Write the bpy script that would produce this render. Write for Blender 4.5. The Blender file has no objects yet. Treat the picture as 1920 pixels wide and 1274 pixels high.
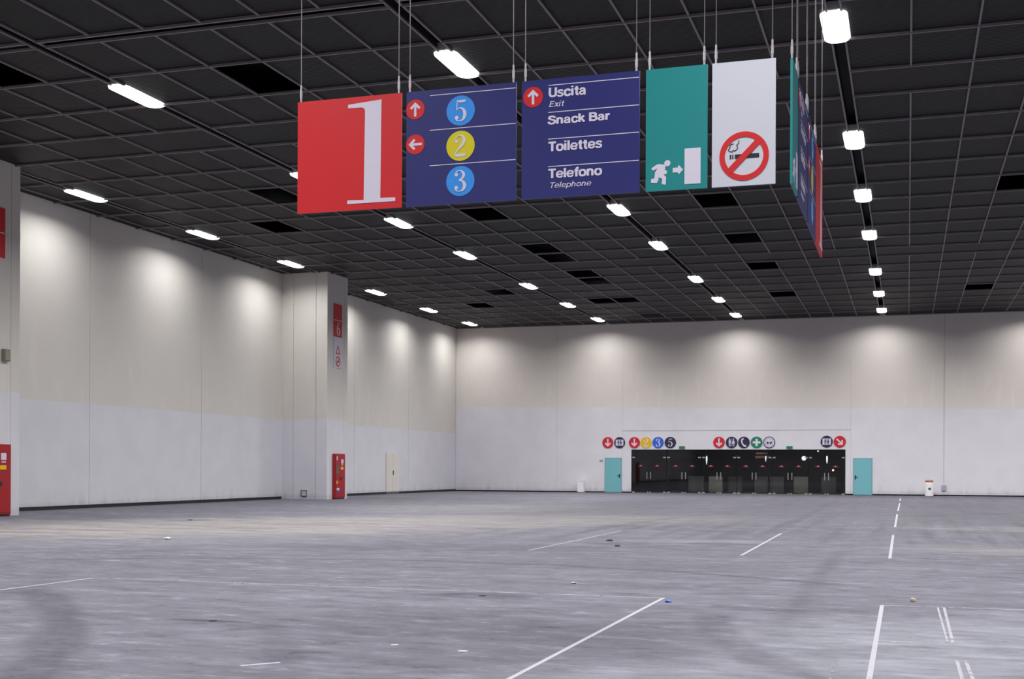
import bpy, bmesh, math, random
from mathutils import Vector, Matrix

# ---------------------------------------------------------------- camera, world, lamps' power, exposure
SC = bpy.context.scene
C = SC.collection
EYE = 1.6            # camera height
TOP = 11.267         # ceiling height
XW = -29.88          # left wall
YB = 81.33           # back wall
XR, YF = 42.0, -24.0 # right wall, wall behind the camera (both out of frame)

cam_data = bpy.data.cameras.new('camera')
cam = bpy.data.objects.new('camera', cam_data)
C.objects.link(cam)
cam_data.sensor_fit = 'HORIZONTAL'
cam_data.sensor_width = 36.0
cam_data.lens = 36.0 * 2340.83 / 1920.0
cam_data.shift_y = (878.18 - 637.0) / 1920.0
cam_data.clip_end = 400
cam.matrix_world = Matrix.Translation((0, 0, EYE)) @ Matrix.Rotation(.3069, 4, 'Z') @ Matrix.Rotation(math.pi / 2, 4, 'X') @ Matrix.Rotation(.0045, 4, 'Z')
SC.camera = cam
SC.view_settings.view_transform = 'Standard'
SC.view_settings.look = 'None'
SC.view_settings.gamma = 1
SC.view_settings.use_curve_mapping = False
SC.view_settings.exposure = 0.0
SC.cycles.use_denoising = True
SC.cycles.max_bounces = 8
SC.cycles.diffuse_bounces = 5
SC.cycles.caustics_reflective = False
SC.cycles.caustics_refractive = False
world = bpy.data.worlds.new('world')
SC.world = world
world.use_nodes = True
world.node_tree.nodes['Background'].inputs[0].default_value = (.5, .5, .56, 1)
world.node_tree.nodes['Background'].inputs[1].default_value = 0.02
LAMP_W, LAMP_SPREAD = 405.0, math.radians(153)
NEAR_WALL_W, LAST_W, MID_W, BACK_W = 145.0, 155.0, 480.0, 690.0      # the lamps hung right beside a wall are dimmer ones
LAMP_COL = (1.0, .985, .97)
GLOW = 2.4

# ---------------------------------------------------------------- materials
def srgb(r, g, b):
    f = lambda c: (c / 255 / 12.92) if c / 255 <= .04045 else ((c / 255 + .055) / 1.055) ** 2.4
    return (f(r), f(g), f(b), 1)

class NT:
    def __init__(s, m):
        m.use_nodes = True
        s.t = m.node_tree
        s.b = s.t.nodes['Principled BSDF']
        s.out = s.t.nodes['Material Output']
    def n(s, kind, **kw):
        x = s.t.nodes.new(kind)
        for k, v in kw.items():
            setattr(x, k, v)
        return x
    def put(s, sock, v):
        if isinstance(v, bpy.types.NodeSocket):
            s.t.links.new(v, sock)
        else:
            sock.default_value = v
    def math(s, op, a, b=0.0, c=None, clamp=False):
        x = s.n('ShaderNodeMath', operation=op, use_clamp=clamp)
        s.put(x.inputs[0], a); s.put(x.inputs[1], b)
        if c is not None:
            s.put(x.inputs[2], c)
        return x.outputs[0]
    def mix(s, f, a, b, mode='MIX'):
        x = s.n('ShaderNodeMix', data_type='RGBA', blend_type=mode)
        s.put(x.inputs[0], f); s.put(x.inputs[6], a); s.put(x.inputs[7], b)
        return x.outputs[2]
    def pos(s):
        g = s.n('ShaderNodeNewGeometry')
        sp = s.n('ShaderNodeSeparateXYZ')
        s.t.links.new(g.outputs['Position'], sp.inputs[0])
        return g.outputs['Position'], sp.outputs[0], sp.outputs[1], sp.outputs[2]
    def scaled(s, v, sc, rot=0.0):
        m = s.n('ShaderNodeMapping')
        s.t.links.new(v, m.inputs[0])
        m.inputs['Scale'].default_value = sc
        m.inputs['Rotation'].default_value = (0, 0, rot)
        return m.outputs[0]
    def noise(s, v, scale, detail=4, rough=.55):
        x = s.n('ShaderNodeTexNoise')
        s.t.links.new(v, x.inputs['Vector'])
        x.inputs['Scale'].default_value = scale
        x.inputs['Detail'].default_value = detail
        x.inputs['Roughness'].default_value = rough
        return x.outputs[0]
    def ramp(s, v, lo, hi, a=0.0, b=1.0):
        x = s.n('ShaderNodeMapRange', interpolation_type='SMOOTHSTEP')
        s.put(x.inputs[0], v)
        x.inputs[1].default_value = lo; x.inputs[2].default_value = hi
        x.inputs[3].default_value = a; x.inputs[4].default_value = b
        return x.outputs[0]
    def bump(s, h, strength=.2, dist=.02):
        x = s.n('ShaderNodeBump')
        x.inputs['Strength'].default_value = strength
        x.inputs['Distance'].default_value = dist
        s.t.links.new(h, x.inputs['Height'])
        s.t.links.new(x.outputs[0], s.b.inputs['Normal'])

MATS = {}
def mat(name, col, rough=.5, metal=0.0, spec=.5, vary=.06, vscale=3.0, emit=None, strength=0.0):
    if name in MATS:
        return MATS[name]
    m = bpy.data.materials.new(name)
    t = NT(m)
    p, _, _, _ = t.pos()
    nz = t.noise(p, vscale, 3)
    dark = tuple(c * (1 - vary) for c in col[:3]) + (1,)
    lite = tuple(min(1, c * (1 + vary)) for c in col[:3]) + (1,)
    t.put(t.b.inputs['Base Color'], t.mix(nz, dark, lite))
    t.b.inputs['Roughness'].default_value = rough
    t.b.inputs['Metallic'].default_value = metal
    t.b.inputs['Specular IOR Level'].default_value = spec
    if emit:
        t.b.inputs['Emission Color'].default_value = emit
        t.b.inputs['Emission Strength'].default_value = strength
    MATS[name] = m
    return m

def floor_mat():
    m = bpy.data.materials.new('dusty_asphalt'); t = NT(m)
    p, x, y, z = t.pos()
    big = t.noise(p, .09, 5, .6)
    mid = t.noise(t.scaled(p, (1, 1.6, 1)), .55, 6, .65)
    fin = t.noise(p, 5.0, 5, .7)
    drag = t.noise(t.scaled(p, (.35, 1.3, 1), .12), 1.0, 6, .65)      # sweeping strokes across
    drag2 = t.noise(t.scaled(p, (2.6, .10, 1), -.06), 1.0, 5, .6)     # wheel tracks towards the doors
    c = t.mix(t.ramp(big, .32, .68), FLOOR_A, FLOOR_B)
    c = t.mix(t.ramp(mid, .38, .66, 0, .6), c, FLOOR_C)
    scr = t.noise(t.scaled(p, (1.0, 2.0, 1), .45), 1.6, 8, .74)        # fine scuffs, slanting
    scr2 = t.noise(t.scaled(p, (1.1, 1.8, 1), -.55), 1.3, 8, .74)
    c = t.mix(t.ramp(drag, .48, .70, 0, .45), c, FLOOR_D)
    c = t.mix(t.ramp(drag, .47, .28, 0, .40), c, FLOOR_E)
    c = t.mix(t.ramp(scr, .54, .66, 0, .75), c, FLOOR_D)
    c = t.mix(t.ramp(scr2, .48, .32, 0, .75), c, FLOOR_E)
    c = t.mix(t.ramp(scr, .42, .32, 0, .7), c, FLOOR_STAIN)
    c = t.mix(t.ramp(scr2, .60, .70, 0, .55), c, FLOOR_PALE)
    far = t.math('MULTIPLY', t.ramp(y, 22, 34), t.ramp(x, -15, -9))
    c = t.mix(t.math('MULTIPLY', far, t.ramp(drag2, .48, .66, 0, .55)), c, FLOOR_E)
    c = t.mix(t.math('MULTIPLY', far, t.ramp(drag2, .46, .30, 0, .45)), c, FLOOR_D)
    def blob(cx, cy, rx, ry, rot=0.0):
        dx = t.math('SUBTRACT', x, cx); dy = t.math('SUBTRACT', y, cy)
        u = t.math('ADD', t.math('MULTIPLY', dx, math.cos(rot)), t.math('MULTIPLY', dy, math.sin(rot)))
        v = t.math('SUBTRACT', t.math('MULTIPLY', dy, math.cos(rot)), t.math('MULTIPLY', dx, math.sin(rot)))
        d = t.math('ADD', t.math('POWER', t.math('DIVIDE', u, rx), 2.0), t.math('POWER', t.math('DIVIDE', v, ry), 2.0))
        d = t.math('ADD', d, t.math('MULTIPLY', t.math('SUBTRACT', mid, .5), 1.6))
        return t.ramp(d, 1.3, .15)
    def mottle(mask, k, n=None, lo=.35, hi=.65):
        return t.math('MULTIPLY', mask, t.ramp(n or drag, lo, hi, k * .35, k))
    for a, k in (((-17.5, 29.5, 11.0, 6.0, .75), 1.0), ((-12.0, 37.0, 9, 4.5, .5), .75), ((2.5, 36.5, 3.2, 1.6, 0), .55), ((-16, 47, 7, 6, .3), .35), ((3.0, 27, 4, 2.0, .2), .35)):
        c = t.mix(mottle(blob(*a), k), c, FLOOR_BEIGE)
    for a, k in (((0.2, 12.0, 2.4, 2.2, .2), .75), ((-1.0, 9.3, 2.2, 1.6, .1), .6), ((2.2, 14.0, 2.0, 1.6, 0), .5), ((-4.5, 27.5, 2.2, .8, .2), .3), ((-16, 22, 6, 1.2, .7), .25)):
        c = t.mix(mottle(blob(*a), k, mid), c, FLOOR_PALE)  # paler patches, strongest in the right foreground
    for a, k in (((-5.1, 14.8, .9, .32, .1), .85), ((-6.9, 11.4, .55, .12, 0), .8), ((-9, 23.5, 4, 1.2, .3), .35), ((-5.9, 26.0, .8, .5, 0), .5), ((-20.5, 32.6, .9, .35, .4), .6), ((-3.7, 26.8, 1.2, .35, .1), .4), ((-24.5, 33.6, 1.2, .35, 0), .5)):
        c = t.mix(mottle(blob(*a), k, mid, .42, .52), c, FLOOR_STAIN)
    # tyre arcs
    for cx, cy, r, w, k, x0, x1, y0, y1 in ((-23.14, -.85, 18.92, .34, .42, -12, -4, 5, 15), (-30.45, -4.85, 29.17, .26, .22, -8, -3, 6, 12.5),
                                    (-7.5, 8.41, 11.53, .16, .40, -16, 0, 15.5, 21), (-1.58, -.56, 24.28, .14, .34, -18, -4, 17, 25),
                                    (5.8, 14.14, 7.79, .30, .30, -4, 1.5, 7.5, 15), (74.4, 30.9, 82.16, .2, .3, -9, 0, 26, 66)):
        d = t.math('SQRT', t.math('ADD', t.math('POWER', t.math('SUBTRACT', x, cx), 2.0), t.math('POWER', t.math('SUBTRACT', y, cy), 2.0)))
        off = t.math('SUBTRACT', t.math('ABSOLUTE', t.math('SUBTRACT', d, r)), t.math('MULTIPLY', t.math('SUBTRACT', mid, .5), .5))
        band = t.ramp(off, w, w * .3)
        box = t.math('MULTIPLY', t.math('MULTIPLY', t.ramp(x, x0, x0 + 1.5), t.ramp(x, x1, x1 - 1.5)), t.math('MULTIPLY', t.ramp(y, y0, y0 + 1.5), t.ramp(y, y1, y1 - 1.5)))
        c = t.mix(t.math('MULTIPLY', t.math('MULTIPLY', band, box), t.math('MULTIPLY', t.ramp(fin, .3, .6, .5, 1), k * 1.25)), c, FLOOR_STAIN)
    c = t.mix(t.ramp(fin, .58, .80, 0, .30), c, FLOOR_PALE)
    c = t.mix(t.math('MULTIPLY', t.ramp(y, 28, 48, 0, .62), t.ramp(x, -17, -11)), c, FLOOR_E)
    c = t.mix(t.ramp(fin, .44, .26, 0, .30), c, FLOOR_STAIN)
    # darker towards the left and back walls
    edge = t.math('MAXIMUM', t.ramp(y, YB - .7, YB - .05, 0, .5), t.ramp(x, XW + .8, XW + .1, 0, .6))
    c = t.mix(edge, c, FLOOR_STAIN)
    k = t.math('MULTIPLY', t.ramp(scr, .32, .68, .88, 1.12), t.ramp(t.noise(t.scaled(p, (.7, 2.6, 1), .05), 2.4, 8, .8), .34, .66, .84, 1.16))
    kc = t.n('ShaderNodeCombineColor'); [t.put(kc.inputs[i], k) for i in range(3)]
    c = t.mix(1.0, c, kc.outputs[0], 'MULTIPLY')
    t.put(t.b.inputs['Base Color'], c)
    t.put(t.b.inputs['Roughness'], t.ramp(mid, .3, .7, .75, .6))
    t.b.inputs['Specular IOR Level'].default_value = .22
    t.bump(fin, .12, .01)
    return m
FLOOR_A = srgb(96, 96, 106); FLOOR_B = srgb(113, 112, 124); FLOOR_C = srgb(104, 103, 114)
FLOOR_D = srgb(129, 129, 142); FLOOR_E = srgb(78, 76, 86); FLOOR_BEIGE = srgb(152, 147, 146)
FLOOR_PALE = srgb(152, 154, 165); FLOOR_STAIN = srgb(56, 53, 66)

def wall_mat(name, upper, lower, zlo, base_dirt, slope=0.0):
    m = bpy.data.materials.new(name); t = NT(m)
    p, x, y, z = t.pos()
    n1 = t.noise(p, .8, 5, .6)
    n2 = t.noise(t.scaled(p, (1, 1, .16)), 2.2, 4, .6)
    zz = t.math('ADD', t.math('SUBTRACT', z, t.math('MULTIPLY', x, slope)), t.math('MULTIPLY', t.math('SUBTRACT', n2, .5), .10))
    up = t.mix(t.ramp(n1, .3, .7), tuple(c * .97 for c in upper[:3]) + (1,), upper)
    # pale touched-up patches above the paint line
    patch = t.math('MULTIPLY', t.ramp(n2, .56, .64, 0, .35), t.math('MULTIPLY', t.ramp(z, zlo - .2, zlo + .2), t.ramp(z, zlo + 3.2, zlo + 1.2)))
    up = t.mix(patch, up, tuple(min(1, c * 1.1) for c in upper[:3]) + (1,))
    lo = t.mix(t.ramp(n1, .3, .7), lower, tuple(c * .95 for c in lower[:3]) + (1,))
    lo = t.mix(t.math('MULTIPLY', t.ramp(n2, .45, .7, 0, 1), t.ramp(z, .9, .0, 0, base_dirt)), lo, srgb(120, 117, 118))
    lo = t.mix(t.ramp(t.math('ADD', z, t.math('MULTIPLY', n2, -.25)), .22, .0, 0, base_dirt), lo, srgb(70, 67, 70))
    c = t.mix(t.ramp(zz, zlo + .03, zlo - .03), up, lo)
    t.put(t.b.inputs['Base Color'], c)
    t.b.inputs['Roughness'].default_value = .7
    t.b.inputs['Specular IOR Level'].default_value = .25
    return m

def tile_mat():
    m = bpy.data.materials.new('dark_slatted_ceiling_tile'); t = NT(m)
    p, x, y, z = t.pos()
    oi = t.n('ShaderNodeObjectInfo')
    cell = t.n('ShaderNodeTexWhiteNoise', noise_dimensions='2D')
    st = t.noise(t.scaled(p, (.5, 9, 1)), 1.0, 3, .6)
    big = t.noise(p, .12, 3)
    a = t.mix(big, TILE_A, TILE_B)
    a = t.mix(t.ramp(st, .3, .7, 0, .5), a, TILE_C)
    a = t.mix(t.math('MULTIPLY', oi.outputs['Random'], .35), a, TILE_D)
    t.put(t.b.inputs['Base Color'], a)
    t.b.inputs['Roughness'].default_value = .6
    t.b.inputs['Specular IOR Level'].default_value = .24
    w = t.n('ShaderNodeTexWave', wave_type='BANDS', bands_direction='Y')
    t.t.links.new(p, w.inputs['Vector']); w.inputs['Scale'].default_value = 3.2
    t.bump(w.outputs[1], .25, .02)
    return m
TILE_A = srgb(20, 20, 22); TILE_B = srgb(27, 26, 28); TILE_C = srgb(13, 13, 15); TILE_D = srgb(40, 37, 36)

def glass_mat():
    m = bpy.data.materials.new('tinted_glass'); t = NT(m)
    for n in list(t.t.nodes):
        if n != t.out: t.t.nodes.remove(n)
    tr = t.n('ShaderNodeBsdfTransparent'); tr.inputs[0].default_value = (.92, .94, .96, 1)
    gl = t.n('ShaderNodeBsdfGlossy'); gl.inputs['Roughness'].default_value = .02
    fr = t.n('ShaderNodeFresnel'); fr.inputs[0].default_value = 1.45
    mx = t.n('ShaderNodeMixShader')
    t.t.links.new(fr.outputs[0], mx.inputs[0]); t.t.links.new(tr.outputs[0], mx.inputs[1]); t.t.links.new(gl.outputs[0], mx.inputs[2])
    t.t.links.new(mx.outputs[0], t.out.inputs[0])
    return m

def worn_tape_mat(name, col, keep):
    m = bpy.data.materials.new(name); t = NT(m)
    p, x, y, z = t.pos()
    n = t.noise(p, 7.0, 4, .7)
    t.b.inputs['Base Color'].default_value = col
    t.b.inputs['Roughness'].default_value = .6
    t.put(t.b.inputs['Alpha'], t.ramp(n, .42 + keep, .50 + keep, 1, .0))
    return m

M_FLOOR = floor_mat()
M_WALL_L = wall_mat('painted_wall_side', srgb(219, 215, 209), srgb(222, 221, 229), 3.98, .16)
M_WALL_B = wall_mat('painted_wall_back', srgb(228, 221, 215), srgb(229, 227, 235), 5.42, .18, -.014)
M_WALL_X = mat('plain_painted_wall', srgb(200, 198, 196), .7)
M_GAP = mat('dark_wall_void', srgb(30, 29, 32), .9)
M_TILE = tile_mat()
M_BAR = mat('grey_ceiling_bar', srgb(134, 126, 130), .5, 0, .4)
M_VOID = mat('black_ceiling_void', srgb(16, 17, 22), .9)
M_DUCT = mat('dark_lamp_channel', srgb(26, 26, 30), .7)
M_LAMP = mat('glowing_lamp_cover', (.9, .9, .9, 1), .5, emit=(1, 1, 1, 1), strength=GLOW)
M_HOUS = mat('white_lamp_housing', srgb(200, 200, 200), .4)
M_WIRE = mat('steel_wire', srgb(135, 128, 135), .35, .5)
M_TBK = mat('bright_turnbuckle', srgb(205, 200, 205), .3, .3)
M_RED = mat('sign_red', srgb(214, 34, 42), .42, vary=.04, vscale=.8)
M_NAVY = mat('sign_navy', srgb(39, 43, 114), .42, vary=.05, vscale=.8)
M_GREEN = mat('sign_green', srgb(24, 138, 140), .42, vary=.03)
M_WHITE = mat('sign_white', srgb(210, 212, 225), .45, vary=.02)
M_PRINT = mat('print_white', srgb(222, 216, 234), .5, vary=.01)
M_BLUE = mat('print_sky_blue', srgb(52, 150, 242), .45, vary=.02)
M_YEL = mat('print_yellow', srgb(222, 208, 22), .45, vary=.02)
M_BLACK = mat('print_black', srgb(30, 30, 40), .5)
M_DGREEN = mat('print_dark_green', srgb(18, 128, 92), .5)
M_YEL2 = mat('print_amber', srgb(236, 190, 20), .5)
M_NAVY2 = mat('print_deep_navy', srgb(36, 36, 70), .5)
M_BLUE2 = mat('print_strong_blue', srgb(40, 100, 215), .5)
M_TEAL = mat('teal_door_paint', srgb(120, 188, 198), .55, vary=.04, vscale=1.2)
M_DOORW = mat('offwhite_door_paint', srgb(226, 220, 214), .6)
M_CAB = mat('cabinet_red', srgb(165, 25, 32), .35)
M_DARK = mat('dark_fitting', srgb(36, 36, 42), .5)
M_STEEL = mat('brushed_steel', srgb(205, 205, 205), .3, .7)
M_TAPE = worn_tape_mat('white_floor_tape', srgb(178, 178, 188), .20)
M_TAPE2 = worn_tape_mat('faded_floor_tape', srgb(172, 169, 178), .14)
M_TAPE3 = worn_tape_mat('nearly_gone_floor_tape', srgb(150, 148, 158), -.01)
M_GLASS = glass_mat()
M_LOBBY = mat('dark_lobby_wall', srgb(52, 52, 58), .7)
M_COUNT = mat('counter_beige', srgb(176, 170, 150), .6)
M_COUNT2 = mat('counter_grey', srgb(112, 110, 106), .6)
M_BIN = mat('bin_white_plastic', srgb(246, 245, 252), .5)
M_BROWN = mat('bin_lid_brown', srgb(176, 120, 92), .6)
M_STK = mat('door_sticker_red', srgb(140, 30, 52), .5)
M_STKDOT = mat('door_sticker_dot', srgb(190, 150, 155), .5)

# ---------------------------------------------------------------- mesh helpers
def new_bm(): return bmesh.new()
def box(bm, x0, x1, y0, y1, z0, z1):
    v = [bm.verts.new(p) for p in ((x0, y0, z0), (x1, y0, z0), (x1, y1, z0), (x0, y1, z0), (x0, y0, z1), (x1, y0, z1), (x1, y1, z1), (x0, y1, z1))]
    for f in ((0, 3, 2, 1), (4, 5, 6, 7), (0, 1, 5, 4), (1, 2, 6, 5), (2, 3, 7, 6), (3, 0, 4, 7)):
        bm.faces.new([v[i] for i in f])
def poly(bm, pts, y0, y1):
    """extrude an outline in the x-z plane between y0 (front) and y1"""
    a = [bm.verts.new((x, y0, z)) for x, z in pts]; b = [bm.verts.new((x, y1, z)) for x, z in pts]
    n = len(pts)
    bm.faces.new(a); bm.faces.new(b[::-1])
    for i in range(n):
        bm.faces.new((a[i], b[i], b[(i + 1) % n], a[(i + 1) % n]))
def disc(bm, cx, cz, r, y0, y1, n=40):
    poly(bm, [(cx + r * math.cos(2 * math.pi * i / n), cz + r * math.sin(2 * math.pi * i / n)) for i in range(n)], y0, y1)
def ring(bm, cx, cz, r0, r1, y0, y1, n=48):
    for i in range(n):
        a, b = 2 * math.pi * i / n, 2 * math.pi * (i + 1) / n
        q = [(cx + r * math.cos(t), cz + r * math.sin(t)) for r, t in ((r0, a), (r1, a), (r1, b), (r0, b))]
        f = [bm.verts.new((x, y0, z)) for x, z in q]; g = [bm.verts.new((x, y1, z)) for x, z in q]
        bm.faces.new(f); bm.faces.new(g[::-1])
        bm.faces.new((f[1], g[1], g[2], f[2])); bm.faces.new((f[3], g[3], g[0], f[0]))
    bmesh.ops.remove_doubles(bm, verts=bm.verts[:], dist=1e-5)
def tube(bm, a, b, r, n=8):
    a, b = Vector(a), Vector(b); d = (b - a).normalized()
    u = d.orthogonal().normalized(); w = d.cross(u)
    A = [bm.verts.new(a + (u * math.cos(2 * math.pi * i / n) + w * math.sin(2 * math.pi * i / n)) * r) for i in range(n)]
    B = [bm.verts.new(b + (u * math.cos(2 * math.pi * i / n) + w * math.sin(2 * math.pi * i / n)) * r) for i in range(n)]
    bm.faces.new(A[::-1]); bm.faces.new(B)
    for i in range(n):
        bm.faces.new((A[i], A[(i + 1) % n], B[(i + 1) % n], B[i]))
def catmull(pts, k=6):
    out = []
    P = [pts[0]] + list(pts) + [pts[-1]]
    for i in range(1, len(P) - 2):
        for j in range(k):
            t = j / k
            out.append(tuple(.5 * ((2 * P[i][d]) + (-P[i - 1][d] + P[i + 1][d]) * t + (2 * P[i - 1][d] - 5 * P[i][d] + 4 * P[i + 1][d] - P[i + 2][d]) * t * t + (-P[i - 1][d] + 3 * P[i][d] - 3 * P[i + 1][d] + P[i + 2][d]) * t ** 3) for d in range(len(pts[0]))))
    out.append(tuple(pts[-1]))
    return out
STEP = [0]
def stroke(bm, pts, y0, y1, ox=0, oz=0, s=1.0, smooth=True):
    STEP[0] = (STEP[0] + 1) % 5
    if abs(y0 - y1) < .5: y0 -= .0005 * (STEP[0] + 1)     # overlapping strokes never lie in one plane
    q = catmull(pts) if smooth and len(pts) > 2 else list(pts)
    L, R = [], []
    for i, (x, z, w) in enumerate(q):
        a = q[max(0, i - 1)]; b = q[min(len(q) - 1, i + 1)]
        dx, dz = b[0] - a[0], b[1] - a[1]; l = math.hypot(dx, dz) or 1
        nx, nz = -dz / l, dx / l
        L.append((ox + s * (x + nx * w / 2), oz + s * (z + nz * w / 2))); R.append((ox + s * (x - nx * w / 2), oz + s * (z - nz * w / 2)))
    for i in range(len(q) - 1):
        quad = [L[i], L[i + 1], R[i + 1], R[i]]
        f = [bm.verts.new((x, y0, z)) for x, z in quad]; g = [bm.verts.new((x, y1, z)) for x, z in quad]
        bm.faces.new(f); bm.faces.new(g[::-1]); bm.faces.new((f[0], g[0], g[1], f[1])); bm.faces.new((f[2], g[2], g[3], f[3]))
    bmesh.ops.remove_doubles(bm, verts=bm.verts[:], dist=1e-5)

def mesh_of(name, bm, m):
    bmesh.ops.recalc_face_normals(bm, faces=bm.faces[:])
    me = bpy.data.meshes.new(name); bm.to_mesh(me); bm.free()
    me.materials.append(m)
    return me
def obj(name, bm, m, parent=None, loc=None):
    o = bpy.data.objects.new(name, mesh_of(name, bm, m)); C.objects.link(o)
    if parent: o.parent = parent
    if loc: o.location = loc
    return o
def tag(o, label, cat, group=None, kind=None):
    if label: o['label'] = label
    if cat: o['category'] = cat
    if group: o['group'] = group
    if kind: o['kind'] = kind
    return o
def thing(name, label, cat, loc=(0, 0, 0), rz=0.0, group=None):
    o = bpy.data.objects.new(name, None); C.objects.link(o)
    o.empty_display_size = .2
    o.location = loc; o.rotation_euler = (0, 0, rz)
    return tag(o, label, cat, group)
def struct(name, loc=(0, 0, 0), label=None, cat=None):
    o = bpy.data.objects.new(name, None); C.objects.link(o)
    o.location = loc
    return tag(o, label, cat, None, 'structure')
def box_obj(name, dims, m, parent=None):
    bm = new_bm(); box(bm, *dims); return obj(name, bm, m, parent)
def copy_tree(o, parent=None):
    c = o.copy(); C.objects.link(c)
    if parent: c.parent = parent
    for ch in o.children: copy_tree(ch, c)
    return c

# ---------------------------------------------------------------- structure: floor
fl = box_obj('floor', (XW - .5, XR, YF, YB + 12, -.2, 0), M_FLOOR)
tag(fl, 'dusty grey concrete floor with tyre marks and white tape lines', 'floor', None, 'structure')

# ---------------------------------------------------------------- walls
wl = struct('wall_left', (XW, 0, 0), 'tall left wall of painted panels, beige above and pale grey below', 'wall')
box_obj('backing', (-.4, -.08, YF, YB + .3, 0, TOP + .6), M_GAP, wl)
seams = [YF, -17.0, -8.6, -.5, 7.5, 15.7, 24.1, 32.7, 40.69, 48.62, 57.2, 64.7, 72.7, YB]
for a, b in zip(seams, seams[1:]):
    if a == 64.7:      # behind the white double door the panel still runs through
        pass
    box_obj('panel', (-.08, 0, a + .012, b - .012, .13, TOP + .3), M_WALL_L, wl)

wb = struct('wall_back', (0, YB, 0), 'long back wall with glass entrance, beige above and pale grey below', 'wall')
ox0, ox1, oz = -17.47, -3.74, 2.87
def bpanel(x0, x1, z0, z1, nm='panel'):
    box_obj(nm, (x0 + .003, x1 - .003, 0, .3, z0, z1), M_WALL_B, wb)
zt = TOP + .3
for a, b in ((XW, -22.6), (-22.6, -18.08), (-3.42, 2.11), (2.11, 10.2), (10.2, 18.3), (18.3, 26.4), (26.4, 34.5), (34.5, XR)):
    bpanel(a, b, .07, zt)
bpanel(-18.08, -3.42, 4.11, zt)
bpanel(-18.08, -3.42, oz, 4.09)
bpanel(-18.08, ox0, .07, oz)
bpanel(ox1, -3.42, .07, oz)
for a, b in ((XW, ox0), (ox1, XR)):
    box_obj('backing', (a, b, .3, .45, 0, zt), M_GAP, wb)
box_obj('backing', (ox0, ox1, .3, .45, oz, zt), M_GAP, wb)

tag(box_obj('wall_right', (XR, XR + .3, YF, YB + .3, 0, TOP + .5), M_WALL_X), 'plain pale right wall', 'wall', None, 'structure')
tag(box_obj('wall_front', (XW - .4, XR, YF - .3, YF, 0, TOP + .5), M_WALL_X), 'plain pale wall behind the camera', 'wall', None, 'structure')

# pillars standing proud of the left wall
def pillar(name, y0, y1, label):
    o = struct(name, (XW, y0, 0), label, 'pillar')
    w, d = 2.5, y1 - y0
    box_obj('core', (-.05, w - .06, .06, d - .05, 0, TOP + .2), M_GAP, o)
    for a, b in ((0, .645), (.645, 1.885), (1.885, 2.5)):
        box_obj('face_panel', (a + (.008 if a else 0), b - (.008 if b < 2.4 else 0), 0, .06, 0.0, TOP + .2), M_WALL_L, o)
    sy = d - .42
    box_obj('side_panel', (w - .06, w, .06, sy - .008, 0.0, TOP + .2), M_WALL_L, o)
    box_obj('side_panel', (w - .06, w, sy + .008, d, 0.0, TOP + .2), M_WALL_L, o)
    box_obj('rear_panel', (0, w - .06, d - .05, d, 0.0, TOP + .2), M_WALL_L, o)
    return o
pillar('trim_1', 31.2, 33.66, 'near painted pillar at the left edge carrying a red board')
pillar('trim_2', 56.08, 58.42, 'far painted pillar standing out from the left wall')

# ---------------------------------------------------------------- ceiling
ce = struct('ceiling', (0, 0, TOP), 'dark suspended ceiling of grey-framed square tiles', 'ceiling')
void = box_obj('void', (XW, XR, YF, YB, .75, .9), M_VOID, ce)
STRIP = [-27.95, -19.1, -10.25, -1.52, 7.2, 15.95, 24.7, 33.45]
HW = .15
xl = []      # longitudinal bars: (x, even)
cells_x = []
edges = [XW] + [v for s in STRIP for v in (s - HW, s + HW)] + [XR]
def cols():
    out = []
    out.append((XW, XW + .52)); out.append((XW + .52, STRIP[0] - HW))
    for a, b in zip(STRIP, STRIP[1:]):
        x0, x1 = a + HW, b - HW; w = (x1 - x0) / 6
        for i in range(6): out.append((x0 + i * w, x0 + (i + 1) * w, i))
    out.append((STRIP[-1] + HW, XR))
    return out
COLS = cols()
ROWS = []     # (y0, y1, joint)
def rows():
    y = [YF]; out = []
    ys = [23.8 - 2.5 * k for k in range(19, -1, -1)]
    for a, b in zip(ys, ys[1:]):
        if b > YF: out.append((max(a, YF), b, 0))
    out.append((23.8, 24.14, 2))
    for a, b in ((24.14, 26.45), (26.45, 28.87), (28.87, 31.25)): out.append((a, b, 0))
    out.append((31.25, 33.4, 1))
    for k in range(9): out.append((33.4 + 2.562 * k, 33.4 + 2.562 * (k + 1), 0))
    out.append((56.46, 58.75, 1))
    for k in range(9): out.append((58.75 + 2.505 * k, 58.75 + 2.505 * (k + 1), 0))
    out.append((81.295, YB, 0))
    return out
ROWS = rows()
MISSING = [(-21.3, 26.0), (-15.2, 27.5), (-21.2, 39.6), (-23.95, 44.9), (-15.16, 44.8), (-15.18, 52.5), (-15.2, 55.1), (-15.2, 60.0), (-15.2, 62.4), (-21.2, 65.0), (-24.0, 70.1),
           (-16.7, 70.1), (-15.3, 70.1), (-15.2, 77.4), (-6.5, 44.8), (-6.5, 52.6), (-6.5, 59.9), (-6.5, 70.1), (3.4, 44.8), (3.4, 70.1), (-23.9, 32.3)]
MISSING = MISSING[:-1]
tile_cells = []
for c in COLS:
    for y0, y1, j in ROWS:
        if j == 2: continue
        x0, x1 = c[0], c[1]
        if j == 1 and len(c) == 3:
            if c[2] % 2: continue
            x1 = x0 + 2 * (x1 - x0)
        if any(x0 < mx < x1 and y0 < my < y1 for mx, my in MISSING): continue
        tile_cells.append((x0, x1, y0, y1))
def in_view(x, y):
    v = cam.matrix_world.inverted() @ Vector((x, y, TOP))
    if v.z > -1: return False
    u = 960 + 2340.8 * v.x / -v.z; w = 878 - 2340.8 * v.y / -v.z
    return -60 < u < 1980 and -60 < w < 1300
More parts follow.
